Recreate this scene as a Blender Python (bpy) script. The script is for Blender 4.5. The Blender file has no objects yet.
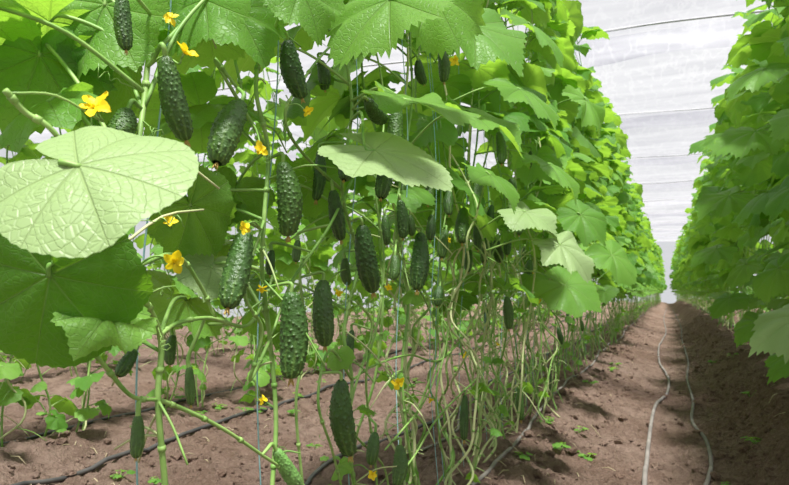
import bpy, math, random
import numpy as np
from mathutils import Vector, Euler, Quaternion, noise
rng = random.Random(11)
sc = bpy.context.scene
COL = sc.collection
# ------------------------------------------------------------------ camera
CAMH = 0.60
F = 657.0
cam_d = bpy.data.cameras.new("camera"); cam = bpy.data.objects.new("camera", cam_d); COL.objects.link(cam)
cam.location = (0, 0, CAMH)
cam.rotation_euler = (math.radians(90+4.13), 0, math.radians(22.6))
cam_d.sensor_width = 36; cam_d.lens = F*36/789
cam_d.clip_start = 0.02; cam_d.clip_end = 200
cam_d.dof.use_dof = True; cam_d.dof.focus_distance = 1.0; cam_d.dof.aperture_fstop = 14
sc.camera = cam
RM = cam.rotation_euler.to_matrix()
V = Vector
def ray(px, py):
    return RM @ Vector(((px-394.5)/F, -(py-242.5)/F, -1.0))
def rp(px, py, X=-0.5):          # surveyed point on the vertical row plane x = X
    d = ray(px, py); k = X/d.x
    return Vector((0, 0, CAMH)) + d*k
def gp(px, py, z=0.0):           # surveyed point on the soil
    d = ray(px, py); k = (z-CAMH)/d.z
    return Vector((0, 0, CAMH)) + d*k
def dp(px, py, D): return V((0, 0, CAMH)) + ray(px, py)*D   # surveyed point at distance D
def cn(r, u, b): return RM @ V((r, u, b))
sc.view_settings.view_transform = 'Standard'
# ------------------------------------------------------------------ nodes helpers
class NT:
    def __init__(s, name):
        s.m = bpy.data.materials.new(name); s.m.use_nodes = True
        s.t = s.m.node_tree; s.t.nodes.clear()
        s.out = s.t.nodes.new('ShaderNodeOutputMaterial')
    def n(s, typ, **kw):
        nd = s.t.nodes.new(typ)
        for k, v in kw.items(): setattr(nd, k, v)
        return nd
    def l(s, a, b): s.t.links.new(a, b)
    def put(s, sock, v):
        if hasattr(v, 'is_output') or hasattr(v, 'node'): s.l(v, sock)
        else:
            if isinstance(v, (tuple, list)) and len(v) == 3 and sock.type == 'RGBA': v = (*v, 1)
            sock.default_value = v
    def math(s, op, a, b=0.0, clamp=False):
        nd = s.n('ShaderNodeMath', operation=op); nd.use_clamp = clamp
        s.put(nd.inputs[0], a); s.put(nd.inputs[1], b); return nd.outputs[0]
    def mix(s, f, a, b, mode='MIX'):
        nd = s.n('ShaderNodeMix', data_type='RGBA', blend_type=mode)
        s.put(nd.inputs[0], f); s.put(nd.inputs[6], a); s.put(nd.inputs[7], b); return nd.outputs[2]
    def noise(s, vec, scale, detail=3, rough=0.55):
        nd = s.n('ShaderNodeTexNoise'); nd.inputs['Scale'].default_value = scale
        nd.inputs['Detail'].default_value = detail; nd.inputs['Roughness'].default_value = rough
        if vec is not None: s.l(vec, nd.inputs['Vector'])
        return nd.outputs['Fac']
    def ramp(s, f, lo, hi):
        nd = s.n('ShaderNodeMapRange'); nd.inputs[1].default_value = lo; nd.inputs[2].default_value = hi
        s.put(nd.inputs[0], f); return nd.outputs[0]
    def bump(s, h, strength, dist):
        nd = s.n('ShaderNodeBump'); nd.inputs['Strength'].default_value = strength
        nd.inputs['Distance'].default_value = dist; s.l(h, nd.inputs['Height']); return nd.outputs[0]
    def bsdf(s, col, rough=0.5, spec=0.4, normal=None):
        nd = s.n('ShaderNodeBsdfPrincipled'); s.put(nd.inputs['Base Color'], col)
        s.put(nd.inputs['Roughness'], rough); s.put(nd.inputs['Specular IOR Level'], spec)
        if normal is not None: s.l(normal, nd.inputs['Normal'])
        return nd.outputs[0]
    def mixs(s, f, a, b):
        nd = s.n('ShaderNodeMixShader'); s.put(nd.inputs[0], f); s.l(a, nd.inputs[1]); s.l(b, nd.inputs[2]); return nd.outputs[0]
    def fin(s, sh): s.l(sh, s.out.inputs[0]); return s.m

def mat_leaf(name, lightc, darkc, transc, tfac=0.45):
    t = NT(name)
    uv = t.n('ShaderNodeUVMap'); uv.uv_map = 'UVMap'
    sep = t.n('ShaderNodeSeparateXYZ'); t.l(uv.outputs[0], sep.inputs[0])
    u, v = sep.outputs[0], sep.outputs[1]
    ds = t.math('ABSOLUTE', t.math('SUBTRACT', u, t.math('ROUND', u)))
    dist = t.math('MULTIPLY', ds, v)
    wid = t.math('SUBTRACT', 0.026, t.math('MULTIPLY', v, 0.016))
    main = t.math('SUBTRACT', 1.0, t.math('DIVIDE', dist, wid), True)
    fr = t.math('FRACT', t.math('SUBTRACT', t.math('MULTIPLY', v, 6.5), t.math('MULTIPLY', ds, 4.2)))
    fa = t.math('MULTIPLY', t.math('ABSOLUTE', t.math('SUBTRACT', fr, 0.5)), 2.0)
    sec = t.math('MULTIPLY', t.ramp(fa, 0.90, 1.0), 0.5)
    geo = t.n('ShaderNodeNewGeometry')
    tc = t.n('ShaderNodeTexCoord')
    vor = t.n('ShaderNodeTexVoronoi', feature='DISTANCE_TO_EDGE'); vor.inputs['Scale'].default_value = 130
    t.l(tc.outputs['Object'], vor.inputs['Vector'])
    net = t.math('SUBTRACT', 1.0, t.ramp(vor.outputs['Distance'], 0.0, 0.12), True)
    vein = t.math('MAXIMUM', main, t.math('MAXIMUM', sec, t.math('MULTIPLY', net, 0.2)))
    at = t.n('ShaderNodeAttribute'); at.attribute_name = 'rnd'
    r = at.outputs['Fac']
    nz = t.noise(tc.outputs['Object'], 14, 3)
    base = t.mix(t.math('ADD', t.math('MULTIPLY', r, 0.75), t.math('MULTIPLY', t.ramp(nz, .35, .65), 0.25), True), darkc, lightc)
    base = t.mix(t.math('MULTIPLY', vein, 0.45), base, (0.40, 0.55, 0.20))
    under = t.mix(0.22, base, (0.24, 0.38, 0.13))
    base = t.mix(geo.outputs['Backfacing'], base, under)
    tr = t.mix(t.math('MULTIPLY', vein, 0.55), transc, (0.18, 0.34, 0.03))
    tr = t.mix(t.math('MULTIPLY', r, 0.30), tr, (0.58, 0.84, 0.10))
    h = t.math('SUBTRACT', t.math('MULTIPLY', nz, 0.3), vein)
    nb = t.bump(h, 0.6, 0.003)
    p = t.bsdf(base, 0.42, 0.28, nb)
    td = t.n('ShaderNodeBsdfTranslucent'); t.put(td.inputs[0], tr); t.l(nb, td.inputs[1])
    return t.fin(t.mixs(tfac, p, td.outputs[0]))

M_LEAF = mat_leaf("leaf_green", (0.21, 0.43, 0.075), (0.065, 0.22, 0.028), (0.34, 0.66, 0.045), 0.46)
M_PALE = mat_leaf("leaf_pale", (0.34, 0.46, 0.21), (0.26, 0.39, 0.15), (0.33, 0.54, 0.10), 0.22)
M_DARK = mat_leaf("leaf_shaded", (0.10, 0.24, 0.03), (0.045, 0.14, 0.016), (0.22, 0.50, 0.018), 0.45)  # copy of the leaf material with shade put into darker greens

def simple(name, c1, c2, scale=30, rough=0.5, spec=0.4, bump=0.0, trans=None):
    t = NT(name); tc = t.n('ShaderNodeTexCoord')
    nz = t.noise(tc.outputs['Object'], scale, 4)
    oi = t.n('ShaderNodeObjectInfo')
    f = t.math('ADD', t.ramp(nz, .35, .65), t.math('MULTIPLY', t.math('SUBTRACT', oi.outputs['Random'], .5), .5), True)
    c = t.mix(f, c1, c2)
    nb = t.bump(nz, bump, 0.004) if bump else None
    sh = t.bsdf(c, rough, spec, nb)
    if trans:
        td = t.n('ShaderNodeBsdfTranslucent'); t.put(td.inputs[0], trans)
        sh = t.mixs(0.35, sh, td.outputs[0])
    return t.fin(sh)
M_STEM = simple("vine_green", (0.15, 0.32, 0.055), (0.30, 0.47, 0.13), 25, 0.5, 0.4, 0.2)
M_STEMY = simple("vine_yellowing", (0.34, 0.45, 0.17), (0.54, 0.56, 0.29), 20, 0.6, 0.3)
M_PETAL = simple("petal_yellow", (1.0, 0.72, 0.012), (1.0, 0.82, 0.04), 60, 0.5, 0.3, 0, (1.0, 0.80, 0.02))
M_DRY = simple("dried_blossom", (0.55, 0.42, 0.12), (0.40, 0.26, 0.10), 80, 0.8, 0.1)
M_LITTER = simple("dry_leaf_litter", (0.42, 0.36, 0.20), (0.60, 0.52, 0.34), 30, 0.9, 0.1)
M_HOSE_G = simple("hose_grey", (0.15, 0.135, 0.12), (0.26, 0.235, 0.21), 9, 0.7, 0.2)
M_HOSE_B = simple("hose_black", (0.035, 0.035, 0.035), (0.09, 0.085, 0.08), 9, 0.5, 0.4)
M_STRING = simple("twine_blue", (0.20, 0.42, 0.42), (0.35, 0.55, 0.54), 60, 0.8, 0.1)
M_WIRE = simple("wire_steel", (0.3, 0.3, 0.3), (0.4, 0.4, 0.4), 60, 0.4, 0.5)

def mat_cuke(name, dark, light):
    t = NT(name)
    uv = t.n('ShaderNodeUVMap'); uv.uv_map = 'UVMap'
    sep = t.n('ShaderNodeSeparateXYZ'); t.l(uv.outputs[0], sep.inputs[0])
    u, v = sep.outputs[0], sep.outputs[1]
    at = t.n('ShaderNodeAttribute'); at.attribute_name = 'rnd'
    tc = t.n('ShaderNodeTexCoord')
    nz = t.noise(tc.outputs['Object'], 7, 3); nz2 = t.noise(tc.outputs['Object'], 40, 3)
    oi = t.n('ShaderNodeObjectInfo')
    c = t.mix(t.ramp(nz, .35, .7), dark, tuple(x*2.3 for x in dark))
    c = t.mix(t.math('MULTIPLY', oi.outputs['Random'], 0.22), c, light)
    st = t.math('SINE', t.math('ADD', t.math('MULTIPLY', u, 6.2832*9), t.math('MULTIPLY', nz, 6)))
    stv = t.math('MULTIPLY', t.ramp(st, .2, 1.0), t.ramp(v, 0.45, 1.0))
    c = t.mix(t.math('MULTIPLY', stv, 0.5), c, light)
    tipc = t.ramp(at.outputs['Fac'], .55, 1.0)
    c = t.mix(t.math('MULTIPLY', tipc, 0.45), c, (0.24, 0.34, 0.14))
    nb = t.bump(nz2, 0.25, 0.01)
    return t.fin(t.bsdf(c, 0.40, 0.5, nb))
M_CUKE = mat_cuke("cucumber_skin", (0.017, 0.052, 0.007), (0.18, 0.32, 0.06))
M_CUKEL = mat_cuke("cucumber_skin_pale", (0.08, 0.19, 0.04), (0.30, 0.45, 0.16))

def mat_soil():
    t = NT("soil_dry"); tc = t.n('ShaderNodeTexCoord'); o = tc.outputs['Object']
    a = t.noise(o, 1.3, 4); b = t.noise(o, 14, 6, .65); c3 = t.noise(o, 70, 5, .7)
    sx = t.n('ShaderNodeSeparateXYZ'); t.l(o, sx.inputs[0])
    c = t.mix(t.ramp(a, .35, .65), (0.28, 0.185, 0.135), (0.42, 0.30, 0.235))
    c = t.mix(t.math('MULTIPLY', t.ramp(sx.outputs[0], .1, .45), .45), c, (0.15, 0.092, 0.058))  # painted shade: bank slope facing away from the light is darkened
    c = t.mix(t.math('MULTIPLY', t.ramp(b, .42, .68), .65), c, (0.15, 0.092, 0.062))
    c = t.mix(t.math('MULTIPLY', t.ramp(c3, .5, .75), .5), c, (0.50, 0.385, 0.305))
    h = t.math('ADD', t.math('MULTIPLY', b, 1.2), t.math('MULTIPLY', c3, .8))
    return t.fin(t.bsdf(c, 0.95, 0.1, t.bump(h, 1.0, 0.06)))
M_SOIL = mat_soil()
def mat_film(name, lo, hi, tfac, panels=True):
    t = NT(name); tc = t.n('ShaderNodeTexCoord')
    mp = t.n('ShaderNodeMapping'); mp.inputs['Scale'].default_value = (0.5, 2.2, 1.3); mp.inputs['Rotation'].default_value = (0, 0, .10); t.l(tc.outputs['Object'], mp.inputs[0])
    w = t.noise(mp.outputs[0], 1.3, 4, .55)
    mp2 = t.n('ShaderNodeMapping'); mp2.inputs['Scale'].default_value = (2.6, .7, 1); mp2.inputs['Rotation'].default_value = (0, 0, .5); t.l(tc.outputs['Object'], mp2.inputs[0])
    w2 = t.noise(mp2.outputs[0], 2.4, 4, .5)
    c = t.mix(t.ramp(w, .36, .64), lo, hi)  # wrinkle shading put into the film colour as light and dark bands
    fold = t.math('ABSOLUTE', t.math('SUBTRACT', w2, .5)); fold = t.math('SUBTRACT', 1.0, t.ramp(fold, 0.0, .035), True)
    c = t.mix(t.math('MULTIPLY', fold, .30), c, (0.98, 0.98, 0.99))  # painted highlights along the film folds
    if panels:
        sp = t.n('ShaderNodeSeparateXYZ'); t.l(tc.outputs['Object'], sp.inputs[0])
        idx = t.math('FLOOR', t.math('DIVIDE', sp.outputs[1], 3.13/2))
        wn = t.n('ShaderNodeTexWhiteNoise', noise_dimensions='1D'); t.l(idx, wn.inputs['W'])
        c = t.mix(t.math('MULTIPLY', wn.outputs['Value'], .40), c, (0.60, 0.60, 0.64))
    nb = t.bump(w, 0.6, 0.08)
    d = t.n('ShaderNodeBsdfDiffuse'); t.put(d.inputs[0], c); t.l(nb, d.inputs['Normal'])
    tl = t.n('ShaderNodeBsdfTranslucent'); t.put(tl.inputs[0], c); t.l(nb, tl.inputs[1])
    tp = t.n('ShaderNodeBsdfTransparent'); t.put(tp.inputs[0], c)
    s = t.mixs(0.6, d.outputs[0], tl.outputs[0])
    return t.fin(t.mixs(tfac, s, tp.outputs[0]))
M_FILM = mat_film("greenhouse_film", (0.66, 0.66, 0.70), (0.82, 0.82, 0.85), .76)
M_FILMW = mat_film("greenhouse_wall_film", (0.92, 0.92, 0.94), (0.97, 0.97, 0.98), .95, False)
M_SEAM = simple("film_seam", (0.36, 0.36, 0.38), (0.48, 0.48, 0.50), 8, 0.7, 0.2)

# ------------------------------------------------------------------ mesh builder
class MB:
    def __init__(s): s.v = []; s.f = []; s.uv = []; s.mi = []; s.r = []; s.n = 0
    def add(s, v, f, uv=None, mi=0, r=0.0):
        v = np.asarray(v, float); k = len(v); s.v.append(v)
        s.f += [tuple(i+s.n for i in q) for q in f]
        s.uv.append(np.zeros((k, 2)) if uv is None else np.asarray(uv, float))
        s.mi += [mi]*len(f)
        s.r.append(np.full(k, r) if np.isscalar(r) else np.asarray(r, float)); s.n += k
    def mesh(s, name, mats, origin=(0, 0, 0), smooth=True):
        v = np.concatenate(s.v)-np.array(origin)
        me = bpy.data.meshes.new(name); me.from_pydata(v.tolist(), [], s.f)
        for m in mats: me.materials.append(m)
        me.polygons.foreach_set('material_index', s.mi)
        if smooth: me.polygons.foreach_set('use_smooth', [True]*len(s.f))
        uvl = me.uv_layers.new(name='UVMap'); li = np.zeros(len(me.loops), int); me.loops.foreach_get('vertex_index', li)
        uvl.data.foreach_set('uv', np.concatenate(s.uv)[li].ravel())
        at = me.attributes.new('rnd', 'FLOAT', 'POINT'); at.data.foreach_set('value', np.concatenate(s.r))
        me.update(); return me
def link(name, data, loc=(0, 0, 0), parent=None, **props):
    o = bpy.data.objects.new(name, data); COL.objects.link(o); o.location = loc
    if parent is not None: o.parent = parent
    for k, v in props.items(): o[k] = v
    return o
def smooth(pts, per=6):
    pts = [V(p) for p in pts]
    if len(pts) < 3:
        return [pts[0].lerp(pts[-1], i/per) for i in range(per+1)]
    P = [pts[0]*2-pts[1]] + pts + [pts[-1]*2-pts[-2]]; out = []
    for i in range(1, len(P)-2):
        a, b, c, d = P[i-1:i+3]
        for k in range(per):
            t = k/per
            out.append(0.5*((2*b)+(c-a)*t+(2*a-5*b+4*c-d)*t*t+(3*b-a-3*c+d)*t**3))
    out.append(pts[-1]); return out
def tube(mb, pts, r0, r1=None, sides=7, mi=0, rnd=0.0, uv=(0.5, 0.5)):
    if r1 is None: r1 = r0
    n = len(pts); vs = []; fs = []
    t0 = (pts[1]-pts[0]).normalized(); a = t0.orthogonal().normalized()
    for i, p in enumerate(pts):
        t = (pts[min(i+1, n-1)]-pts[max(i-1, 0)]).normalized()
        a = (a-t*a.dot(t)).normalized(); b = t.cross(a)
        r = r0+(r1-r0)*i/(n-1)
        for k in range(sides):
            an = 2*math.pi*k/sides; vs.append(p+(a*math.cos(an)+b*math.sin(an))*r)
    for i in range(n-1):
        for k in range(sides):
            k2 = (k+1) % sides; fs.append((i*sides+k, i*sides+k2, (i+1)*sides+k2, (i+1)*sides+k))
    fs.append(tuple(range(sides))[::-1]); fs.append(tuple((n-1)*sides+k for k in range(sides)))
    mb.add([tuple(v) for v in vs], fs, np.tile(uv, (len(vs), 1)), mi, rnd)
def knots(mb, sp, r, step=7, off=3):
    for i in range(off, len(sp)-1, step):
        p = sp[i]; d = (sp[i+1]-sp[i-1]).normalized()*.006
        tube(mb, [p-d*.5, p, p+d*.5], r*1.35, r*1.25, 7)

# ------------------------------------------------------------------ leaf blade
OUT_A = [0, 10, 22, 34, 44, 54, 66, 78, 88, 100, 112, 122, 134, 150, 162, 172, 178]
OUT_R = [1.02, .94, .87, .85, .90, .86, .80, .80, .85, .80, .75, .75, .76, .68, .55, .37, .20]
VA = [-180, -130, -88, -44, 0, 44, 88, 130, 180]; VS = [6.3, 7, 8, 9, 10, 11, 12, 13, 13.7]
def blade(mb, J, tip, nrm, size, NA=48, NR=6, rg=rng, rnd=0.5, mi=0, droop=0.25, fold=0.25, tooth=.03, rnd_out=0.0, calm=False):
    t = V(tip).normalized(); n = V(nrm); n = (n-t*n.dot(t)).normalized(); s = n.cross(t)
    th = np.linspace(-178, 178, NA+1); ath = np.abs(th)
    lob = rg.uniform(0.7, 1.35)
    R = np.interp(ath, OUT_A, OUT_R)**lob
    if rnd_out: R = R*(1-rnd_out)+rnd_out*np.interp(ath, [0, 60, 120, 150, 165, 178], [.93, .86, .76, .68, .54, .2])
    jit = np.array([rg.gauss(0, tooth*.45) for _ in range(NA+1)])
    teeth = 1+tooth*np.where(np.arange(NA+1) % 2 == 0, 1, -1)+jit+0.03*np.sin(th*rg.uniform(.05, .12)+rg.random()*6)
    R = R*teeth
    ss = np.interp(th, VA, VS); rad = np.radians(th)
    ph = rg.random()*6.28; ruf = rg.uniform(.03, .13); asym = rg.uniform(-.2, .2); nf = rg.choice([4, 5, 6])
    if calm: ruf = .025; asym = 0; nf = 5
    rs = np.concatenate([[0.05], np.linspace(0, 1, NR)[1:]])
    Lx, Ly, Lz, U, W = [], [], [], [], []
    for q in rs:
        r = R*q; x = r*np.cos(rad); y = r*np.sin(rad)*1.03
        puff = np.sin(np.pi*np.abs(ss-np.round(ss))*1.0)*(0.05 if calm else 0.10)*q*(1-0.3*q)
        z = puff + ruf*q**3*np.sin(rad*nf+ph) + (.01 if calm else 0.03)*q*q*np.sin(rad*9+ph*2) - droop*np.clip(x, 0, None)**2 - droop*.6*np.clip(-x, 0, None)**2 - fold*y*y + asym*y*q
        Lx.append(x); Ly.append(y); Lz.append(z); U.append(ss); W.append(np.full_like(ss, q))
    x = np.concatenate(Lx); y = np.concatenate(Ly); z = np.concatenate(Lz)
    loc = np.stack([x, y, z], 1); loc = np.vstack([[0, 0, 0], loc])*size
    B = np.array([list(t), list(s), list(n)])
    w = loc @ B + np.array(J)
    uvs = np.vstack([[10, 0], np.stack([np.concatenate(U), np.concatenate(W)], 1)])
    fs = []; c = NA+1
    for k in range(NA): fs.append((0, 1+k, 2+k))
    for i in range(len(rs)-1):
        a = 1+i*c
        for k in range(NA): fs.append((a+k, a+c+k, a+c+k+1, a+k+1))
    mb.add(w, fs, uvs, mi, rnd)
def petiole(mb, node, J, tipdir, mi=1, r=0.0024, sides=6, per=5):
    node = V(node); J = V(J); m = node.lerp(J, .5)+V((0, 0, (J-node).length*.12))
    back = J-V(tipdir).normalized()*min(0.015, (J-node).length*.15)
    tube(mb, smooth([node, m, back, J+V(tipdir).normalized()*.002], per), r, r*.75, sides, mi)
def leaf_obj(parent, node, J, tip, nrm, size, mat=M_LEAF, NA=72, NR=8, rnd=None, droop=.25, fold=.25, pr=0.0024, label=None, tooth=.035, rnd_out=0.0, calm=False):
    mb = MB(); rnd = rng.random() if rnd is None else rnd
    blade(mb, J, tip, nrm, size, NA, NR, rng, rnd, 0, droop, fold, tooth, rnd_out, calm)
    petiole(mb, node, J, tip, 1, pr)
    me = mb.mesh("leaf", [mat, M_STEM], node)
    o = link("leaf", me, V(node)-parent.location, parent)
    if label: o['label'] = label
    return o

# ------------------------------------------------------------------ ground
ROWS = [0.62, -0.55, -2.08, -3.6, -5.1]
def gz0(x, y):
    z = 0.0
    for X in ROWS[1:]:
        h = (0.075 if X == -0.55 else 0.07)
        z += h*math.exp(-((x-X)/.2)**2)
    u = min(1, max(0, (x-.20)/.28)); z += .17*u*u*(3-2*u)
    z -= 0.055*math.exp(-((x-0.03)/.22)**2)
    return z
def gz(x, y):
    f = 1.0/(1+y*0.03)
    n = noise.fractal(V((x*2.6, y*1.3, 3.1)), .9, 2.0, 4)*0.028 + noise.fractal(V((x*13, y*12, 7.7)), .5, 2.1, 4)*0.022*f
    return gz0(x, y)+n
xs = np.concatenate([np.linspace(-9, -3, 40), np.linspace(-3, -1.2, 100)[1:], np.linspace(-1.2, 1.2, 250)[1:], np.linspace(1.2, 3.2, 20)[1:]])
ys = np.concatenate([np.linspace(-1, .8, 25), np.linspace(.8, 5, 360)[1:], 5*np.power(34.5/5, np.linspace(0, 1, 190))[1:]])
gv = [(x, y, gz(x, y)) for y in ys for x in xs]
nx = len(xs); gf = [(j*nx+i, j*nx+i+1, (j+1)*nx+i+1, (j+1)*nx+i) for j in range(len(ys)-1) for i in range(nx-1)]
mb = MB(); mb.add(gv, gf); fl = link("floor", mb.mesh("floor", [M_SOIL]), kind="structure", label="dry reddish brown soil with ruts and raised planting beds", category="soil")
# clods
mb = MB()
ico = [V(p).normalized() for p in [(0,0,1),(.9,0,.45),(.28,.85,.45),(-.72,.53,.45),(-.72,-.53,.45),(.28,-.85,.45),(.72,.53,-.45),(-.28,.85,-.45),(-.9,0,-.45),(-.28,-.85,-.45),(.72,-.53,-.45),(0,0,-1)]]
icf = [(0,1,2),(0,2,3),(0,3,4),(0,4,5),(0,5,1),(1,6,2),(2,7,3),(3,8,4),(4,9,5),(5,10,1),(1,10,6),(2,6,7),(3,7,8),(4,8,9),(5,9,10),(6,11,10),(6,7,11),(7,8,11),(8,9,11),(9,10,11)]
for i in range(9500):
    y = 1.0+11*rng.random()**1.7; x = rng.uniform(-3.4, .9)
    if rng.random() < .6: x = rng.choice([-.5, -.38, .22, .30, .40, -1.2, -.75, -1.7])+rng.gauss(0, .10)
    s = rng.uniform(.003, .011)*(2.2 if rng.random() < .12 else 1)
    z = gz(x, y)+s*.3
    mb.add([(x+p.x*s*rng.uniform(.6, 1.4), y+p.y*s*rng.uniform(.6, 1.4), z+p.z*s*rng.uniform(.5, 1)) for p in ico], icf)
link("soil_clods", mb.mesh("soil_clods", [M_SOIL], smooth=False), kind="stuff", label="loose crumbs of dry brown soil on the path", category="soil")
mb = MB()
for i in range(420):
    X = rng.choice([-.5, -.6, -.45, -2.0, -1.7, .5, .62]); x = X+rng.gauss(0, .1); y = 1.0+7*rng.random()**1.5; a = rng.random()*6.28; L = rng.uniform(.012, .06)
    d = V((math.cos(a), math.sin(a), 0)); p = V((x, y, gz(x, y)+.004)); q = p+d*L; q.z = gz(q.x, q.y)+.005
    tube(mb, [p, p.lerp(q, .5)+V((0, 0, rng.uniform(.001, .012))), q], .0015, .001, 4)
link("plant_litter", mb.mesh("plant_litter", [M_LITTER]), kind="stuff", label="straw-coloured dry stem bits on the soil", category="litter")

# ------------------------------------------------------------------ greenhouse shell
CH = 3.0; SP = 3.13
def film(name, x0, x1, y0, y1, hfun, nx, ny):
    mb = MB(); vs = [(x0+(x1-x0)*i/nx, y0+(y1-y0)*j/ny, 0) for j in range(ny+1) for i in range(nx+1)]
    vs = [(x, y, hfun(x, y)) for x, y, _ in vs]
    fs = [(j*(nx+1)+i, j*(nx+1)+i+1, (j+1)*(nx+1)+i+1, (j+1)*(nx+1)+i) for j in range(ny) for i in range(nx)]
    mb.add(vs, fs); return link(name, mb.mesh(name, [M_FILM]), kind="structure")
def ch(x, y):
    ph = ((y) % SP)/SP
    return CH-0.13*math.sin(math.pi*ph)+0.045*noise.noise(V((x*.7, y*2.5, 0)))+0.02*noise.noise(V((x*2, y*6, 2)))
c = film("ceiling", -9, 3.2, -1, 34.5, ch, 60, 280); c['label'] = "white translucent film roof with sagging panels"; c['category'] = "greenhouse roof"
for k in range(1, 11):
    y = SP*k; mb = MB()
    pts = [V((x, y, CH-.01+0.02*math.sin(x*2+k))) for x in np.linspace(-9, 3.2, 40)]
    tube(mb, pts, 0.007 if k > 2 else .010, sides=6)
    link("trim_%d" % k, mb.mesh("trim", [M_SEAM]), kind="structure", label="seam cord between roof film panels", category="seam")
    mb = MB(); vs = []; xx = np.linspace(-9, 3.2, 120)
    for x in xx:
        for s in (0, 1): vs.append((x, y+.03+s*(.42+.14*math.sin(x*1.3+k)+.05*math.sin(x*4.1+k*2)), CH-.045-.06*s+.02*math.sin(x*4+k)*s))
    mb.add(vs, [(2*i, 2*i+2, 2*i+3, 2*i+1) for i in range(119)])
    link("trim_%d" % (k+20), mb.mesh("trim", [M_FILM]), kind="structure", label="overlapping hem of white roof sheet", category="seam")
def wall(name, a, b, z0=-.1, z1=CH):
    mb = MB(); n = 60; vs = []; a = V(a); b = V(b); d = (b-a); nn = V((-d.y, d.x, 0)).normalized()
    for j in range(13):
        for i in range(n+1):
            p = a.lerp(b, i/n)+nn*.03*noise.noise(V((i*.5, j*.4, 1))); vs.append((p.x, p.y, z0+(z1-z0)*j/12))
    fs = [(j*(n+1)+i, j*(n+1)+i+1, (j+1)*(n+1)+i+1, (j+1)*(n+1)+i) for j in range(12) for i in range(n)]
    mb.add(vs, fs); link(name, mb.mesh(name, [M_FILMW]), kind="structure", label="white translucent film wall of the greenhouse", category="wall")
wall("wall_back", (-9, 34.5, 0), (3.2, 34.5, 0)); wall("wall_left", (-9, -1, 0), (-9, 34.5, 0)); wall("wall_right", (3.2, -1, 0), (3.2, 34.5, 0))

# ------------------------------------------------------------------ hoses
def hose(pts, r, mat, label, name="irrigation_hose", per=8):
    sp = smooth(pts, per)
    zz = [gz(p.x, p.y)+r*.6 for p in sp]; zz = [max(zz[max(0, i-1):i+2]) for i in range(len(zz))]
    sp = [V((p.x, p.y, z)) for p, z in zip(sp, zz)]
    mb = MB(); tube(mb, sp, r, sides=10)
    link(name, mb.mesh(name, [mat], sp[0]), sp[0], label=label, category="hose", group="irrigation hoses on the soil")
def gpl(l): return [gp(x, y, -0.04) for x, y in l]
hose(gpl([(640, 530), (645, 485), (648, 450), (655, 410), (667, 393), (668, 378), (659, 362), (660, 345), (666, 332), (664, 318), (667, 308)]), .0085, M_HOSE_G, "grey flexible hose snaking along the bare path")
hose(gpl([(695, 520), (703, 485), (711, 462), (705, 438), (692, 420), (693, 400), (687, 380), (688, 362), (682, 340), (680, 325), (673, 310)]), .0080, M_HOSE_G, "grey flexible hose winding beside another on path")
def straight(X, y0, y1, amp, n=26, z=0):
    return [V((X+amp*math.sin(k*1.7+X*9)+rng.gauss(0, amp*.3), y0+(y1-y0)*(k/n)**1.5, 0)) for k in range(n+1)]
hose(straight(-2.30, .6, 26, .03), .008, M_HOSE_B, "black drip hose laid straight on the bed")
hose(straight(-1.80, .6, 26, .03), .008, M_HOSE_B, "black drip hose beside a row of vines")
hose(straight(-1.02, .8, 20, .05), .007, M_HOSE_B, "dark drip hose lying on soil behind vines")
hose(straight(-.85, .8, 6, .06), .006, M_HOSE_G, "thin grey tube on soil behind vines")
hose(straight(-.52, .8, 26, .025), .006, M_HOSE_G, "thin grey drip tube at the foot of vines")
hose(straight(.66, .8, 26, .02), .009, M_HOSE_B, "black drip hose on the raised bank")

# ------------------------------------------------------------------ plants
STEMPTS = []; STEMOWN = []
def stem_path(x, y, ztop, seed, z0=None, wob=.035, n=12):
    r = random.Random(seed); ph = [r.random()*6.28 for _ in range(4)]
    z0 = gz(x, y)-.01 if z0 is None else z0
    return [V((x+wob*math.sin(k*1.1+ph[0])+wob*.5*math.sin(k*2.3+ph[1]), y+wob*1.3*math.sin(k*.9+ph[2])+wob*.5*math.sin(k*2.1+ph[3]), z0+(ztop-z0)*k/n)) for k in range(n+1)]
def rnd_leaf_params(p, az, rg, lo=.09, hi=.125, pet=(.07, .13), tilt=(15, 60)):
    k = 1-.38*min(1, max(0, (p.z-.9)/1.1))
    rad = V((math.cos(az), math.sin(az), 0)); L = rg.uniform(*pet)*k; el = math.radians(rg.uniform(5, 45))
    J = p+rad*L*math.cos(el)+V((0, 0, L*math.sin(el)))
    a2 = az+rg.gauss(0, .6); r2 = V((math.cos(a2), math.sin(a2), 0)); tl = math.radians(rg.uniform(*tilt))
    t = r2*math.cos(tl)-V((0, 0, math.sin(tl))); n = r2*math.sin(tl)+V((0, 0, math.cos(tl)))
    s = n.cross(t); n = (n+s*rg.gauss(0, .36)).normalized()
    return J, t, n, rg.uniform(lo, hi)
def side_az(rg, bias):
    a = 0 if rg.random() < bias else math.pi
    return a+rg.gauss(0, .8)
def bare_bits(mb, paths, rg, n, zlo=.1, zhi=.75, r=.0018):
    for _ in range(n):
        pa = rg.choice(paths); p = rg.choice([q for q in pa if zlo < q.z < zhi] or pa)
        a = rg.random()*6.28; L = rg.uniform(.03, .11); d = V((math.cos(a), math.sin(a), 0)); h = rg.uniform(-1.4, .5)
        e = p+d*L+V((0, 0, L*h)); tube(mb, smooth([p, p.lerp(e, .5)+V((0, 0, L*.12)), e], 3), r, .0012, 5, 1 if rg.random() < .6 else 0)
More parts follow.
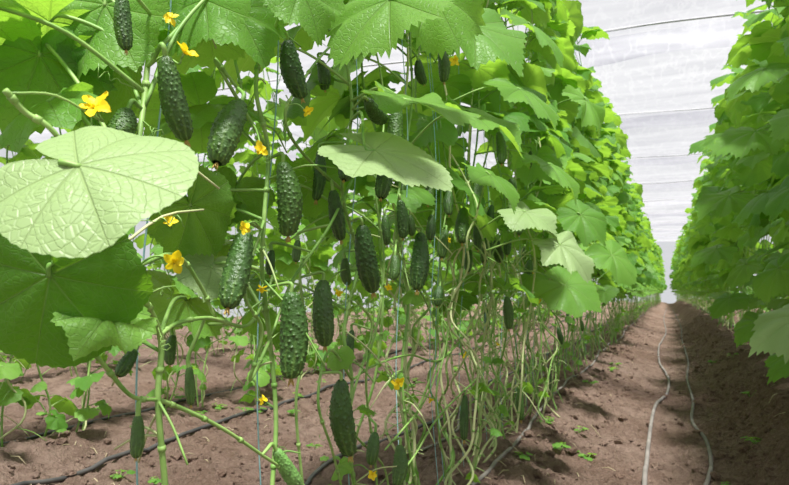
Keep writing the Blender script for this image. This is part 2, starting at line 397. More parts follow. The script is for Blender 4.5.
def small_leaves(mb, paths, rg, n, zlo, zhi, mi=2):
    for _ in range(n):
        pa = rg.choice(paths); p = rg.choice([q for q in pa if zlo < q.z < zhi] or pa)
        a = rg.random()*6.28; L = rg.uniform(.02, .07); d = V((math.cos(a), math.sin(a), 0)); J = p+d*L+V((0, 0, L*.3))
        tube(mb, [p, p.lerp(J, .5)+V((0, 0, .004)), J], .0014, .0010, 4, 0)
        blade(mb, J, d-V((0, 0, rg.uniform(.2, 1.5))), V((0, 0, 1))+d, rg.uniform(.014, .036), 26, 3, rg, rg.random(), mi, .3, .8)
def tendril(mb, p, rg, mi=0):
    a = rg.random()*6.28; d = V((math.cos(a), math.sin(a), rg.uniform(-.6, .4))).normalized(); L = rg.uniform(.04, .09)
    e1 = d.orthogonal().normalized(); e2 = d.cross(e1); pts = []
    for k in range(26):
        t = k/25; w = max(0, t-.4)*.012
        pts.append(p+d*L*t+(e1*math.cos(t*28)+e2*math.sin(t*28))*w)
    tube(mb, pts, .0008, .0005, 4, mi)

# ---- distant plant variants (shared meshes)
def lod_variant(seed, zl, bias, NA=44, NR=4, per=18, ztop=2.15, lo=.085, hi=.155, pet=(.05, .23), tilt=(-8, 52), low=0, lowsz=.7, rh=1.0):
    rg = random.Random(seed); st = MB(); fo = MB(); paths = []
    for k in range(3):
        pts = stem_path(rg.uniform(-.04, .04), rg.uniform(-.1, .1), ztop if k < 2 else .8, seed*7+k, -.06, .03)
        sp = smooth(pts, 4); paths.append(sp); tube(st, sp, .0040, .0025, 6, 0 if k < 2 else 1)
        if k == 2: continue
        for i in range(per+low):
            z = zl+(ztop-zl)*(i+rg.random())/per if i < per else rg.uniform(.04, zl+.1)
            p = min(sp, key=lambda q: abs(q.z-z))
            J, t, n, s = rnd_leaf_params(p, side_az(rg, bias), rg, lo, hi, pet, tilt)
            if z < zl+.25: s *= lowsz
            blade(fo, J, t, n, s, NA, NR, rg, rg.random()*rh, 0, rg.uniform(.1, .7), rg.uniform(.0, .6), .04); petiole(fo, p, J, t, 1, .0028, 4, 2)
    bare_bits(st, paths, rg, 18, .06, zl+.15); small_leaves(st, paths, rg, 4, .06, zl+.1)
    return st.mesh("stem", [M_STEM, M_STEMY, M_LEAF]), fo.mesh("foliage", [M_LEAF, M_STEM])
VL = [lod_variant(100+i, .42, .62) for i in range(7)]
VR = [lod_variant(200+i, .24, .28, per=15, lo=.10, hi=.175, pet=(.05, .26), tilt=(-5, 52), rh=.75) for i in range(6)]
VB = [lod_variant(300+i, .36, .5, 26, 3, 12, 1.95, .08, .13, (.05, .16), low=4, lowsz=.55) for i in range(4)]
def lod_plant(x, y, var, lab, grp, rotz, scl=1.0):
    e = link("cucumber_plant", None, (x, y, gz0(x, y)), label=lab, category="plant", group=grp)
    e.rotation_euler = (0, 0, rotz); e.scale = (1, 1, scl); e.empty_display_size = .1
    link("stem", var[0], (0, 0, 0), e); f = link("foliage", var[1], (0, 0, 0), e); f['kind'] = 'stuff'
y = 3.25
while y < 34.2:
    nar = .20*max(0, (y-18)/16)
    lod_plant(-.58+nar+rng.gauss(0, .03), y, rng.choice(VL), "leafy cucumber vine trained up along the path", "cucumber vines in the row by the path", rng.gauss(0, .4), rng.uniform(.93, 1.04))
    y += .32 if y < 12 else .45
y = 1.75
while y < 34.2:
    nar = .26*max(0, (y-18)/16)
    lod_plant(.65-nar+rng.gauss(0, .03), y, rng.choice(VR), "leafy cucumber vine growing on the raised bank", "cucumber vines on the raised bank", rng.gauss(0, .4), rng.uniform(.92, .99))
    y += .32 if y < 12 else .45
for X, y0, y1, stp in [(-2.08, .7, 14, .32), (-3.6, 1.2, 14, .48), (-5.1, 2.0, 14, .6)]:
    y = y0
    while y < y1:
        lod_plant(X+rng.gauss(0, .03), y, rng.choice(VB), "leafy cucumber vine in a farther row", "cucumber vines in the farther rows", rng.choice([0, math.pi])+rng.gauss(0, .3), rng.uniform(.9, 1.02))
        y += stp
# ---- trellis wires
for X in ROWS:
    mb = MB(); tube(mb, [V((X, y, 2.24+.01*math.sin(y))) for y in np.linspace(-.5, 34, 50)], .002, sides=5)
    link("trellis_wire", mb.mesh("trellis_wire", [M_WIRE]), label="thin steel support wire above the vines", category="wire", group="trellis wires")

# ---- flowers
def flower_mesh(seed):
    rg = random.Random(seed); mb = MB(); cup = [.5, 1.15, .35, .8, 1.35, .6][seed % 6]
    for k in range(5):
        a0 = 2*math.pi*k/5+rg.gauss(0, .14); vs = []; ln = rg.uniform(.8, 1.15); tw = rg.gauss(0, .5); cu = cup+rg.gauss(0, .3); cur = rg.uniform(-.1, .5)
        prof = [(0.05, .10), (.22, .22), (.45, .34), (.68, .32), (.88, .19), (1.0, .03)]
        for (r, w) in prof:
            for s in (-1, -.5, 0, .5, 1):
                el = cu*(.9-.35*r); rr = r*ln*math.cos(el)+.03
                z = r*ln*math.sin(el)*.9 - cur*r**3 + .14*s*s*(1-r*.5)+.07*math.sin(r*9+s*4+seed+k)+tw*s*w
                x = rr*math.cos(a0)-s*w*math.sin(a0); yy = rr*math.sin(a0)+s*w*math.cos(a0); vs.append((x, yy, z))
        fs = [(i*5+j, i*5+j+1, (i+1)*5+j+1, (i+1)*5+j) for i in range(5) for j in range(4)]
        mb.add(vs, fs, None, 0)
    tube(mb, [V((0, 0, .0)), V((0, 0, .2)), V((0, 0, .3))], .10, .05, 8, 0)
    tube(mb, [V((0, 0, -.6)), V((0, 0, -.25)), V((0, 0, .06))], .07, .14, 8, 1)
    return mb.mesh("flower", [M_PETAL, M_STEM])
FM = [flower_mesh(i) for i in range(6)]
def nearest_i(p, up=True):
    P = STEMPTS_NP; d = np.linalg.norm(P-np.array(p), axis=1)
    if up: d = d+np.where(P[:, 2] < p[2]-.005, .05, 0)
    return int(np.argmin(d))
def nearest(p, up=True): return V(STEMPTS_NP[nearest_i(p, up)])
def flower(parent, p, facing, size=.021):
    o = link("flower", rng.choice(FM), p-parent.location, parent)
    o.scale = (size,)*3; f = (V(facing).normalized()+V((rng.gauss(0, .35), rng.gauss(0, .35), rng.gauss(0, .4)))).normalized()
    o.rotation_mode = 'QUATERNION'; o.rotation_quaternion = V((0, 0, 1)).rotation_difference(f) @ Quaternion((0, 0, 1), rng.random()*6.28)
    o['label'] = "yellow five-petalled star-shaped blossom"
    b = p-f*size*.5; q = nearest(p)
    if (q-b).length > .005:
        mb = MB(); tube(mb, smooth([q, q.lerp(b, .5)+V((0, 0, .008)), b-f*.006, b], 4), .0013, .0011, 5)
        link("flower_stalk", mb.mesh("flower_stalk", [M_STEM], q), q-parent.location, parent)

# ---- near plants of the left row: explicit stems
HERO = {
 'A': [[(170, 560, -.52), (165, 485, -.52), (158, 400, -.52), (160, 335, -.52), (128, 270, -.5), (113, 235, -.49), (132, 180, -.5), (143, 110, -.52), (150, 50, -.53), (166, -20, -.53), (160, -140, -.54)],
       [(160, 335, -.52), (178, 323, -.53), (210, 318, -.53), (245, 326, -.53), (262, 305, -.54), (275, 270, -.55)],
       [(60, 330, -.53), (95, 355, -.52), (130, 395, -.52), (158, 400, -.52)],
       [(5, 90, -.48), (25, 112, -.48), (60, 140, -.47), (113, 235, -.49)],
       [(128, 270, -.5), (175, 255, -.52), (200, 285, -.53), (215, 318, -.53)]],
 'B': [[(278, 560, -.52), (272, 500, -.52), (276, 420, -.53), (270, 340, -.54), (262, 270, -.53), (264, 220, -.52), (268, 150, -.53), (256, 90, -.53), (262, 40, -.54), (268, -20, -.54), (272, -150, -.55)],
       [(160, 400, -.53), (190, 412, -.52), (225, 430, -.51), (262, 455, -.5), (300, 482, -.5), (330, 520, -.5)],
       [(270, 340, -.54), (250, 380, -.52), (262, 330, -.5), (245, 290, -.5), (264, 220, -.52)],
       [(268, 150, -.53), (215, 60, -.54), (240, 90, -.53), (235, 60, -.53)],
       [(310, 560, -.54), (302, 480, -.54), (296, 400, -.54), (306, 340, -.54), (300, 270, -.54), (312, 252, -.53)]],
 'C': [[(350, 560, -.54), (356, 500, -.54), (348, 440, -.54), (352, 380, -.54), (344, 330, -.55), (358, 260, -.55), (342, 190, -.55), (352, 110, -.55), (346, 50, -.55), (352, -20, -.55), (356, -150, -.55)],
       [(352, 180, -.54), (330, 225, -.53), (312, 252, -.53), (290, 285, -.53), (272, 335, -.53)],
       [(342, 190, -.55), (300, 150, -.54), (285, 115, -.53), (300, 85, -.53), (322, 55, -.54), (348, 30, -.55)],
       [(290, -10, -.55), (330, 30, -.55), (385, 25, -.56), (420, 60, -.56)],
       [(352, 380, -.54), (330, 350, -.53), (318, 400, -.52), (332, 450, -.52), (345, 500, -.53)],
       [(356, 300, -.54), (372, 330, -.54), (350, 420, -.54), (385, 470, -.54), (392, 540, -.55)],
       [(380, 560, -.55), (376, 470, -.55), (366, 380, -.54), (378, 320, -.53), (384, 260, -.53), (376, 190, -.54), (384, 120, -.55), (378, 60, -.55), (352, -20, -.55)]],
 'D': [[(422, 560, -.55), (418, 500, -.55), (408, 440, -.55), (402, 370, -.56), (408, 300, -.56), (396, 230, -.56), (402, 170, -.56), (412, 100, -.56), (410, 30, -.56), (416, -20, -.56), (418, -150, -.56)],
       [(402, 270, -.55), (425, 300, -.55), (440, 350, -.55), (425, 400, -.55), (385, 450, -.53)],
       [(470, 330, -.56), (440, 360, -.55), (410, 355, -.55), (375, 365, -.55), (352, 380, -.55)],
       [(500, 230, -.5), (488, 262, -.52), (450, 290, -.54), (430, 300, -.55)],
       [(500, 350, -.55), (480, 375, -.54), (440, 415, -.53), (415, 455, -.53), (395, 480, -.53)],
       [(408, 300, -.56), (430, 260, -.55), (465, 250, -.55), (510, 262, -.54)],
       [(448, 560, -.56), (446, 480, -.56), (436, 400, -.55), (448, 330, -.54), (440, 260, -.54), (448, 190, -.54), (440, 120, -.55)]],
}
PL = {}; NODES = {}
for key, stems in HERO.items():
    first = rp(*stems[0][0]); bx, by = first.x, first.y
    base = V((bx, by, gz(bx, by)))
    e = link("cucumber_plant", None, base, label={'A': "near cucumber vine carrying a very large pale leaf", 'B': "cucumber vine hung with several dark warty fruits", 'C': "cucumber vine with looping side shoots and fruits", 'D': "cucumber vine with bare lower shoots and fruits"}[key], category="plant", group="cucumber vines in the row by the path")
    e.empty_display_size = .1; PL[key] = e; NODES[key] = []; rg = random.Random(key)
    for i, s in enumerate(stems):
        pts = [rp(*q) for q in s]
        if i == 0 or s[0][1] >= 560:
            lo = pts[0]; g0 = gz(lo.x, lo.y); pts = [V((lo.x, lo.y, g0-.01)), V((lo.x+.01, lo.y-.01, (g0+lo.z)/2))]+pts
        if i == 0:
            hi = pts[-1]
            pts += [V((-.55+.02*math.sin(z*5), hi.y+.02*math.cos(z*4), z)) for z in np.arange(hi.z+.15, 2.15, .15)]
        sp = smooth(pts, 7); mb = MB(); r = .0036 if i == 0 else .0027; tube(mb, sp, r, r*.75, 8)
        knots(mb, sp, r)
        if i == 0: bare_bits(mb, [sp], rg, 12, .2, 1.0); small_leaves(mb, [sp], rg, 4, .15, .6)
        link("stem", mb.mesh("stem", [M_STEM, M_STEMY, M_LEAF], base), (0, 0, 0), e)
        STEMPTS += [tuple(p) for p in sp]; STEMOWN += [e]*len(sp)
        if i == 0: NODES[key] = sp
    for _ in range(12):
        mb = MB(); p = rg.choice([p for p in NODES[key] if .3 < p.z < 1.1]); tendril(mb, p, rg)
        link("tendril", mb.mesh("tendril", [M_STEM], p), p-base, e)
# generic near plants
GEN = []
for gi, yy in enumerate([.12, 1.5, 1.70, 1.90, 2.12, 2.36, 2.6, 2.85, 3.05]):
    x = -.56+rng.gauss(0, .015); base = V((x, yy, gz(x, yy)))
    e = link("cucumber_plant", None, base, label="cucumber vine with leafy top and bare yellowing base", category="plant", group="cucumber vines in the row by the path")
    mb = MB(); paths = []
    for k in range(6 if yy > 1 else 1):
        pts = stem_path(x+rng.gauss(0, .05), yy+rng.gauss(0, .08), 2.12 if k < 2 else rng.uniform(.7, 1.0), 900+gi*5+k, None, .028 if k < 2 else .030)
        sp = smooth(pts, 5); paths.append(sp); tube(mb, sp, .0036, .0025, 8, 0 if k in (0, 3) else 1); knots(mb, sp, .0031, 5); STEMPTS += [tuple(p) for p in sp]; STEMOWN += [e]*len(sp)
    if yy > 1: bare_bits(mb, paths, rng, 30, .04, .85); small_leaves(mb, paths, rng, 6, .05, .6)
    link("stem", mb.mesh("stem", [M_STEM, M_STEMY, M_LEAF], base), (0, 0, 0), e)
    GEN.append((e, paths, yy))
STEMPTS_NP = np.array(STEMPTS)
for e, paths, yy in GEN:
    for sp in paths[:2]:
        cnt = 12
        for i in range(cnt):
            z = .54+(2.1-.54)*(i+rng.random())/cnt; p = min(sp, key=lambda q: abs(q.z-z))
            if yy < 1 and z > 1.3: continue
            az = side_az(rng, .58 if yy > 2 else .38)
            J, t, n, s = rnd_leaf_params(p, az, rng, .085, .135, (.06, .18), (-5, 50))
            if z < .75: s *= .65
            leaf_obj(e, p, J, t, n, s, M_LEAF if rng.random() < .88 else M_DARK, 60, 6, None, rng.uniform(.1, .7), rng.uniform(0, .6), .0028)
for key, sp in NODES.items():
    e = PL[key]; cnt = 17
    for i in range(cnt):
        z = .55+(2.05-.55)*(i+rng.random())/cnt; p = min(sp, key=lambda q: abs(q.z-z))
        front = z > 1.3 and rng.random() < .4
        az = (0 if front else math.pi)+rng.gauss(0, .6)
        J, t, n, s = rnd_leaf_params(p, az, rng, .08, .125, (.08, .20), (-5, 50))
        if z < .75: s *= .65
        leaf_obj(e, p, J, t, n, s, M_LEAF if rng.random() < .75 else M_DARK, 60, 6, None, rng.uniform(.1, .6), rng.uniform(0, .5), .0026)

# explicit leaves
def hl(key, nd, J, T, nrm, size, mat=M_LEAF, rnd=.5, droop=.2, fold=.15, pr=.0026, label=None, tooth=.025, NR=11):
    Jw = rp(*J); Tw = rp(*T); t = (Tw-Jw).normalized()
    i = nearest_i(rp(*nd) if nd else Jw, False); node = V(STEMPTS_NP[i]); own = PL[key] if key else STEMOWN[i]
    leaf_obj(own, node, Jw, t, V(nrm), size, mat, 96, NR, rnd, droop, fold, pr, label, tooth)
def hd(key, nd, J, T, nrm, size, mat=M_LEAF, rnd=.5, droop=.15, fold=.1, pr=.0026, label=None, tooth=.03, ro=0.0, calm=False):
    Jw = dp(*J); Tw = dp(*T); t = (Tw-Jw).normalized()
    i = nearest_i(rp(*nd) if nd else Jw, False); node = V(STEMPTS_NP[i]); own = PL[key] if key else STEMOWN[i]
    leaf_obj(own, node, Jw, t, cn(*nrm), size, mat, 110, 12, rnd, droop, fold, pr, label, tooth, ro, calm)
hd('A', (113, 235, -.49), (78, 166, .50), (172, 182, .485), (-.03, .76, .65), .094, M_PALE, .5, .16, .28, .003, "very large pale green leaf with rounded edge", .006, 1.0, True)
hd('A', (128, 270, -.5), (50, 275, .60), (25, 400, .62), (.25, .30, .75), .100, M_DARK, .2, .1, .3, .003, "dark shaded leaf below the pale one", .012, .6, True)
hl('A', (140, 300, -.5), (110, 312, -.50), (60, 372, -.48), (.6, -.4, .4), .055, M_LEAF, .9)
hd('A', (135, 180, -.5), (40, 55, .72), (10, 135, .70), (.3, .5, .7), .095, M_LEAF, .2)
hd('A', (150, 50, -.53), (105, 5, .74), (75, 75, .72), (.1, .6, .7), .095, M_LEAF, .8)
hd('A', (143, 110, -.52), (205, 0, .8), (170, 40, .78), (.1, .7, .6), .08, M_LEAF, .4)
hd('A', (150, 60, -.53), (235, 10, .9), (265, 52, .88), (-.1, .8, .5), .085, M_LEAF, .5)
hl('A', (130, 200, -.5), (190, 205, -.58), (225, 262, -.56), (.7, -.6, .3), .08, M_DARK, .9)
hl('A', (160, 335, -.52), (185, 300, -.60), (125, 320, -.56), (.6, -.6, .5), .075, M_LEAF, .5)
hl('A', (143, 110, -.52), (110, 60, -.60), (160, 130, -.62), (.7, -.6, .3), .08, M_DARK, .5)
hl('B', (262, 270, -.53), (212, 268, -.58), (205, 300, -.55), (.7, -.6, .4), .062, M_PALE, .3)
hl('B', (268, 150, -.53), (235, 190, -.60), (215, 250, -.58), (.6, -.6, .4), .07, M_DARK, .6)
hd('C', (346, 50, -.55), (390, 0, .93), (340, 38, .90), (.05, .80, .5), .115, M_LEAF, .9, .3, .15, .003, "large bright serrated leaf lit from above", .05)
hd('C', (346, 60, -.55), (430, -8, .98), (465, 42, .96), (-.1, .75, .5), .105, M_LEAF, .9, .35, .15, .003, None, .05)
hd('C', (346, 120, -.55), (374, 150, .98), (456, 172, .96), (.0, .90, .38), .128, M_PALE, .5, .22, .06, .003, "wide pale horizontal leaf with drooping tip", .02, .5, True)
hd('C', (348, 100, -.55), (410, 100, 1.1), (495, 118, 1.08), (0, .95, .26), .125, M_LEAF, .85, .15, .1, .003, None, .035, .2)
hd('D', (404, 150, -.56), (470, 112, 1.35), (530, 132, 1.3), (0, .93, .30), .13, M_LEAF, .7, .3)
hd('D', (410, 30, -.56), (470, 25, 1.35), (520, 50, 1.3), (0, .9, .35), .14, M_LEAF, .6, .3)
hd('B', (256, 60, -.53), (300, -12, .9), (322, 30, .9), (0, .8, .5), .075, M_LEAF, .8, .2)
hl('C', (342, 190, -.55), (315, 180, -.62), (330, 260, -.62), (.8, -.6, .3), .08, M_DARK, .6)
hl('D', (396, 230, -.56), (455, 200, -.62), (470, 260, -.62), (.8, -.6, .3), .08, M_LEAF, .3)
for (J, T, D, n, s, m, r, dr) in [
   ((560, 245), (603, 272), 1.75, (.1, .80, .5), .11, M_PALE, .6, .35), ((525, 212), (570, 226), 1.75, (0, .93, .3), .10, M_PALE, .3, .3),
   ((520, 90), (575, 115), 1.8, (0, .95, .25), .14, M_LEAF, .8, .4), ((550, 165), (590, 185), 1.9, (.2, .92, .3), .12, M_LEAF, .9, .5),
   ((530, 25), (575, 50), 1.9, (0, .95, .25), .14, M_LEAF, .7, .4), ((580, 215), (615, 235), 2.2, (-.3, .88, .3), .12, M_LEAF, .4, .5),
   ((565, 285), (610, 300), 2.0, (0, .9, .4), .12, M_LEAF, .6, .4), ((585, 100), (610, 125), 2.6, (.3, .88, .3), .15, M_LEAF, .9, .5),
   ((490, 175), (530, 200), 1.6, (.2, .92, .3), .10, M_LEAF, .6, .4), ((612, 255), (640, 275), 2.9, (0, .85, .4), .15, M_LEAF, .7, .4)]:
    hd(None, None, (*J, D), (*T, D-.05), n, s, m, r, dr, .2)

# ------------------------------------------------------------------ cucumbers
def cuke_mesh(seed, warts=170):
    rg = np.random.RandomState(seed); NA, NL = 84, 104
    t = np.linspace(0, 1, NL+1); th = np.linspace(0, 2*np.pi, NA+1)
    T, TH = np.meshgrid(t, th, indexing='ij')
    prof = 0.158*np.power(np.clip(np.sin(np.pi*np.clip(T*.985+.0075, 0, 1)), 0, 1), .32)*(1-.08*np.cos(np.pi*T))
    rr = prof*(1+.025*np.cos(3*TH+seed)+.02*np.sin(T*9+seed))
    P = []
    while len(P) < warts:
        best = None
        for _ in range(8):
            a, c0 = rg.rand()*.94+.03, rg.rand()*2*np.pi
            d = min([abs(a-q[0])+abs(np.angle(np.exp(1j*(c0-q[1]))))*.16 for q in P] or [1])
            if best is None or d > best[0]: best = (d, a, c0)
        P.append(best[1:])
    b = np.zeros_like(rr)
    for (a, c0), m in zip(P, rg.uniform(.010, .023, warts)):
        da = np.angle(np.exp(1j*(TH-c0)))*.16; d2 = (T-a)**2+da**2
        b = np.maximum(b, m*(.75*np.exp(-d2/(2*.0090**2))+.25*np.exp(-d2/(2*.016**2))))
    rr = rr+b*np.clip(prof/.1, 0, 1)
    bend = .06*rg.uniform(.2, 1)*np.sin(np.pi*T)
    X = rr*np.cos(TH)+bend; Y = rr*np.sin(TH); Z = -T
    v = np.stack([X, Y, Z], -1).reshape(-1, 3); uv = np.stack([TH/(2*np.pi), T], -1).reshape(-1, 2)
    c = NA+1; f = [(i*c+j, (i+1)*c+j, (i+1)*c+j+1, i*c+j+1) for i in range(NL) for j in range(NA)]
    mb = MB(); mb.add(v, f, uv, 0, np.clip(b/.020, 0, 1).ravel()); return mb
CM = [cuke_mesh(i).mesh("cucumber_body", [M_CUKE]) for i in range(6)]
CML = [cuke_mesh(20+i).mesh("cucumber_body", [M_CUKEL]) for i in range(2)]
mb = MB()
for k in range(6):
    a = k*1.05; tube(mb, smooth([V((0, 0, .01)), V((.03*math.cos(a), .03*math.sin(a), -.05)), V((.05*math.cos(a+.6), .05*math.sin(a+.6), -.10-.02*(k % 3)))], 3), .020, .008, 5)
DRYM = mb.mesh("dried_blossom", [M_DRY])
def cucumber(top, bot, w_over_l, lab, pale=False, parts=True, grp="cucumbers hanging from the vines"):
    L = (bot-top).length; e = link("cucumber", None, top, label=lab, category="cucumber", group=grp); e.empty_display_size = .02
    q = V((0, 0, 1)).rotation_difference((top-bot).normalized()) @ Quaternion((0, 0, 1), rng.random()*6.28)
    b = link("body", rng.choice(CML if pale else CM), (0, 0, 0), e); b.rotation_mode = 'QUATERNION'; b.rotation_quaternion = q
    k = w_over_l/.35; b.scale = (L*k, L*k, L)
    st = nearest(top)
    if (st-top).length > .14: st = top+V((-.03, 0, .06))
    mb = MB(); up = (top-bot).normalized()
    tube(mb, smooth([top-up*.004, top+up*.012, top.lerp(st, .6)+V((0, 0, .006)), st], 5), .0030, .0020, 7)
    link("stem", mb.mesh("stem", [M_STEM], top), (0, 0, 0), e)
    if parts:
        d = link("dried_blossom", DRYM, bot-top, e); d.rotation_mode = 'QUATERNION'; d.rotation_quaternion = q; d.scale = (L*.7,)*3
HC = [ # x1,y1 (stem end), x2,y2 (blossom end), width, X
 (165,56,186,140,28,-.48),(241,102,217,163,26,-.50),(287,40,302,98,24,-.50),(283,162,288,236,27,-.50),
 (246,232,228,308,28,-.50),(323,280,325,346,23,-.51),(291,292,291,378,31,-.49),(362,225,373,292,22,-.51),
 (341,380,350,455,24,-.50),(421,233,417,290,19,-.50),(398,108,396,149,16,-.47),(122,-6,126,50,19,-.50),
 (400,200,403,238,13,-.53),(388,163,381,198,15,-.47),(333,190,341,240,16,-.54),(352,150,344,180,14,-.52),
 (464,208,462,243,14,-.50),(441,48,444,82,13,-.52),(367,100,384,121,11,-.50),(138,415,136,458,15,-.52),
 (465,395,464,440,10,-.52),(375,432,371,465,14,-.52),(400,445,397,486,17,-.50),(135,350,118,376,15,-.55),
 (189,366,191,405,11,-.55),(128,110,116,138,24,-.52),(487,238,484,262,11,-.54),(440,286,437,306,9,-.54),(405,172,399,196,11,-.57),
 (520,385,521,420,9,-.52),(549,372,549,392,6,-.52),(173,335,170,365,13,-.62),(320,60,325,90,14,-.60),(418,60,424,84,11,-.54),
 (272,250,270,275,10,-.58),(512,180,508,198,8,-.5),(530,260,529,280,9,-.5),(478,180,474,210,11,-.50),
 (320,150,316,200,13,-.60),(430,180,428,205,9,-.53),(446,230,442,258,10,-.53),(385,215,387,245,10,-.56),(496,240,500,262,9,-.52),
 (352,330,350,360,10,-.60),(205,200,200,232,14,-.62),(470,250,468,272,8,-.53),(298,240,296,262,9,-.60),
 (432,215,430,240,10,-.50),(450,190,449,215,10,-.50),(395,255,393,280,11,-.54),(410,215,412,236,9,-.52),(476,225,478,250,9,-.50),(492,205,491,228,8,-.49),
 (508,232,507,255,8,-.48),(345,258,348,285,11,-.56),(520,215,519,235,7,-.47),(548,250,547,266,6,-.46),
]
DARKL = ["dark green warty cucumber hanging on the vine", "plump dark green bumpy cucumber on short stalk", "slim dark green cucumber hanging among stems"]
for i, (x1, y1, x2, y2, w, X) in enumerate(HC):
    L = math.hypot(x2-x1, y2-y1)
    lab = DARKL[1] if w/L > .36 else (DARKL[2] if w/L < .30 else DARKL[0])
    if abs(x2-x1) > .28*L: lab = "dark green warty cucumber hanging at a slant"
    cucumber(rp(x1, y1, X), rp(x2, y2, X), w/L, lab)
cucumber(rp(276, 450, -.5), rp(300, 488, -.49), .30, "young pale green cucumber hanging at a slant", True)
cucumber(rp(398, 148, -.55), rp(402, 168, -.55), .35, "small young pale green cucumber", True)
for i in range(24):
    y = rng.uniform(1.7, 5.5); x = -.53+rng.uniform(-.07, .09); z = rng.uniform(.40, 1.15); L = rng.uniform(.06, .10)
    p = V((x, y, z)); cucumber(p, p+V((rng.gauss(0, .01), rng.gauss(0, .01), -L)), rng.uniform(.28, .36), "small dark green cucumber farther along the row", False, y < 2.6)

# ------------------------------------------------------------------ flowers
for key, x, y, X, fc, s in [('A',174,262,-.46,(.8,-.7,.2),.014),('A',95,108,-.46,(.3,-.6,.5),.016),('A',184,54,-.46,(.6,-.5,.4),.013),('A',170,18,-.48,(.6,-.6,.2),.009),
    ('B',245,227,-.47,(.6,-.6,-.2),.009),('B',261,150,-.48,(.6,-.6,-.1),.012),('A',170,222,-.48,(.8,-.6,.1),.008),('C',338,295,-.50,(.7,-.7,0),.010),('C',398,382,-.52,(.7,-.6,.3),.015),
    ('C',308,112,-.50,(.7,-.7,0),.010),('D',454,60,-.5,(.6,-.6,-.4),.017),('D',465,356,-.54,(.7,-.6,.3),.012),('B',262,288,-.5,(.7,-.6,-.5),.008),('D',448,240,-.52,(.7,-.6,.2),.011),
    ('B',262,400,-.51,(.7,-.6,-.5),.008),('D',530,118,-.46,(.7,-.6,0),.013),('D',540,300,-.5,(.7,-.6,0),.013),('C',388,288,-.5,(.7,-.6,0),.009),('C',372,474,-.5,(.7,-.6,0),.011),
    ('D',497,345,-.5,(.7,-.6,0),.010),('D',430,400,-.52,(.7,-.6,0),.009),('D',515,220,-.48,(.7,-.6,0),.010),('D',533,272,-.48,(.7,-.6,0),.010)]:
    flower(PL[key], rp(x, y, X), fc, s)

# ------------------------------------------------------------------ trellis strings
def string(x, y, tilt=0, r=.0008):
    mb = MB(); pts = [V((x+.010*math.sin(z*7+y), y+tilt*(z-1)+.010*math.cos(z*6+y), z)) for z in np.linspace(.03+gz(x, y), 2.24, 40)]
    tube(mb, pts, r, sides=6); link("trellis_string", mb.mesh("trellis_string", [M_STRING], pts[0]), pts[0], label="pale blue twine holding up a vine", category="string", group="trellis strings")
for px in (152, 266, 350, 403):
    p = rp(px, 300, -.55); string(p.x, p.y, rng.uniform(-.03, .03), .0011)
for e, paths, yy in GEN[1:]: string(-.55+rng.gauss(0, .01), yy+rng.gauss(0, .04), rng.uniform(-.05, .05), .0009)
for y in np.arange(3.3, 6, .3): string(-.55, float(y), rng.uniform(-.05, .05))

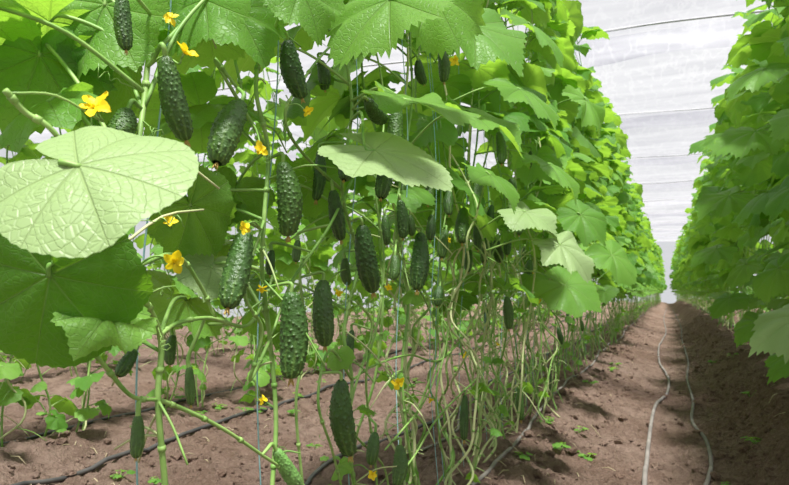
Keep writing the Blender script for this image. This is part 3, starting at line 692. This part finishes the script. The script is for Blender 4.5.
# ------------------------------------------------------------------ near vines on the bank with big leaves jutting over the path
for x, yy, seed, LV in [
  (.58, 2.35, 77, [((.36, 2.28, .52), (-.80, -.1, -.38), (-.35, -.6, .7), .17, M_PALE), ((.38, 2.3, .92), (-.6, -.1, -.35), (-.4, -.4, .8), .13, M_LEAF), ((.40, 2.2, 1.12), (-.8, -.3, -.3), (-.1, -.5, .9), .13, M_LEAF), ((.44, 2.2, .74), (-.5, -.3, -.5), (-.5, -.5, .8), .14, M_LEAF)]),
  (.60, 2.85, 78, [((.35, 2.75, 1.42), (-.8, -.2, -.30), (.1, -.4, .9), .15, M_LEAF), ((.32, 2.8, 1.20), (-.8, -.3, -.15), (-.1, -.5, .9), .16, M_LEAF), ((.34, 2.7, .95), (-.7, -.5, -.45), (-.4, -.3, .7), .15, M_LEAF), ((.38, 2.8, .68), (-.7, .3, -.45), (-.4, -.5, .7), .14, M_LEAF), ((.40, 2.6, .38), (-.7, -.3, -.35), (-.3, -.5, .7), .12, M_LEAF)]),
  (.60, 3.6, 79, [((.32, 3.5, 1.35), (-.8, -.4, -.20), (0, -.4, .9), .17, M_LEAF), ((.28, 3.5, 1.05), (-.8, -.3, -.25), (-.1, -.5, .8), .16, M_LEAF), ((.34, 3.5, .72), (-.7, .3, -.35), (-.3, -.5, .8), .15, M_LEAF), ((.38, 3.5, .45), (-.7, -.3, -.45), (-.4, -.5, .7), .13, M_LEAF)]),
  (.60, 4.6, 80, [((.30, 4.5, 1.55), (-.8, -.2, -.20), (-.1, -.5, .9), .17, M_LEAF), ((.30, 4.5, 1.20), (-.8, -.2, -.35), (-.2, -.5, .8), .16, M_LEAF), ((.28, 4.5, .85), (-.8, -.3, -.25), (-.1, -.4, .8), .17, M_LEAF), ((.34, 4.5, .55), (-.7, -.3, -.45), (-.4, -.5, .7), .15, M_LEAF)])]:
    base = V((x, yy, gz(x, yy)))
    eR = link("cucumber_plant", None, base, label="cucumber vine on the bank with large drooping leaves", category="plant", group="cucumber vines on the raised bank")
    sp = smooth(stem_path(x, yy, 2.1, seed), 5); mb = MB(); tube(mb, sp, .0042, .0026, 8); link("stem", mb.mesh("stem", [M_STEM], base), (0, 0, 0), eR)
    for J, t, n, s, m in LV:
        p = min(sp, key=lambda q: abs(q.z-(J[2]-.06))); leaf_obj(eR, p, V(J), V(t), V(n), s, m, 84, 8, .1+.7*rng.random(), .4, .35, .003, None, .045)

# ------------------------------------------------------------------ weeds
for i in range(44):
    if i < 12: g = gp(*[(90, 412), (180, 408), (60, 455), (520, 478), (560, 460), (730, 470), (120, 478), (330, 470), (755, 450), (100, 408), (545, 440), (40, 415)][i])
    else: g = V((rng.choice([-.5, -1.2, .5, -1.6, -1.9])+rng.gauss(0, .12), rng.uniform(1.5, 6), 0))
    g.z = gz(g.x, g.y); mb = MB()
    for k in range(rng.randint(4, 7)):
        a = rng.random()*6.28; d = V((math.cos(a), math.sin(a), 0)); L = rng.uniform(.015, .035); J = g+d*L+V((0, 0, L*.9))
        tube(mb, [g, g+d*L*.5+V((0, 0, L*.6)), J], .0012, .0008, 4, 1)
        blade(mb, J, d+V((0, 0, -.2)), V((0, 0, 1))+d*.2, rng.uniform(.012, .022), 20, 3, rng, rng.random(), 0)
    link("weed", mb.mesh("weed", [M_LEAF, M_STEM], g), g, label="small green weed seedling in the soil", category="weed", group="weeds on the soil")

# ------------------------------------------------------------------ light
w = bpy.data.worlds.new("world"); sc.world = w; w.use_nodes = True
bg = w.node_tree.nodes['Background']; bg.inputs[0].default_value = (.96, .975, 1, 1); bg.inputs[1].default_value = .74
sd = bpy.data.lights.new("sun", 'SUN'); sd.energy = 13; sd.angle = math.radians(7); sd.color = (1, .97, .92)
so = bpy.data.objects.new("sun", sd); COL.objects.link(so)
dirv = V((-.18, .30, -.93))
so.rotation_mode = 'QUATERNION'; so.rotation_quaternion = V((0, 0, -1)).rotation_difference(dirv.normalized())
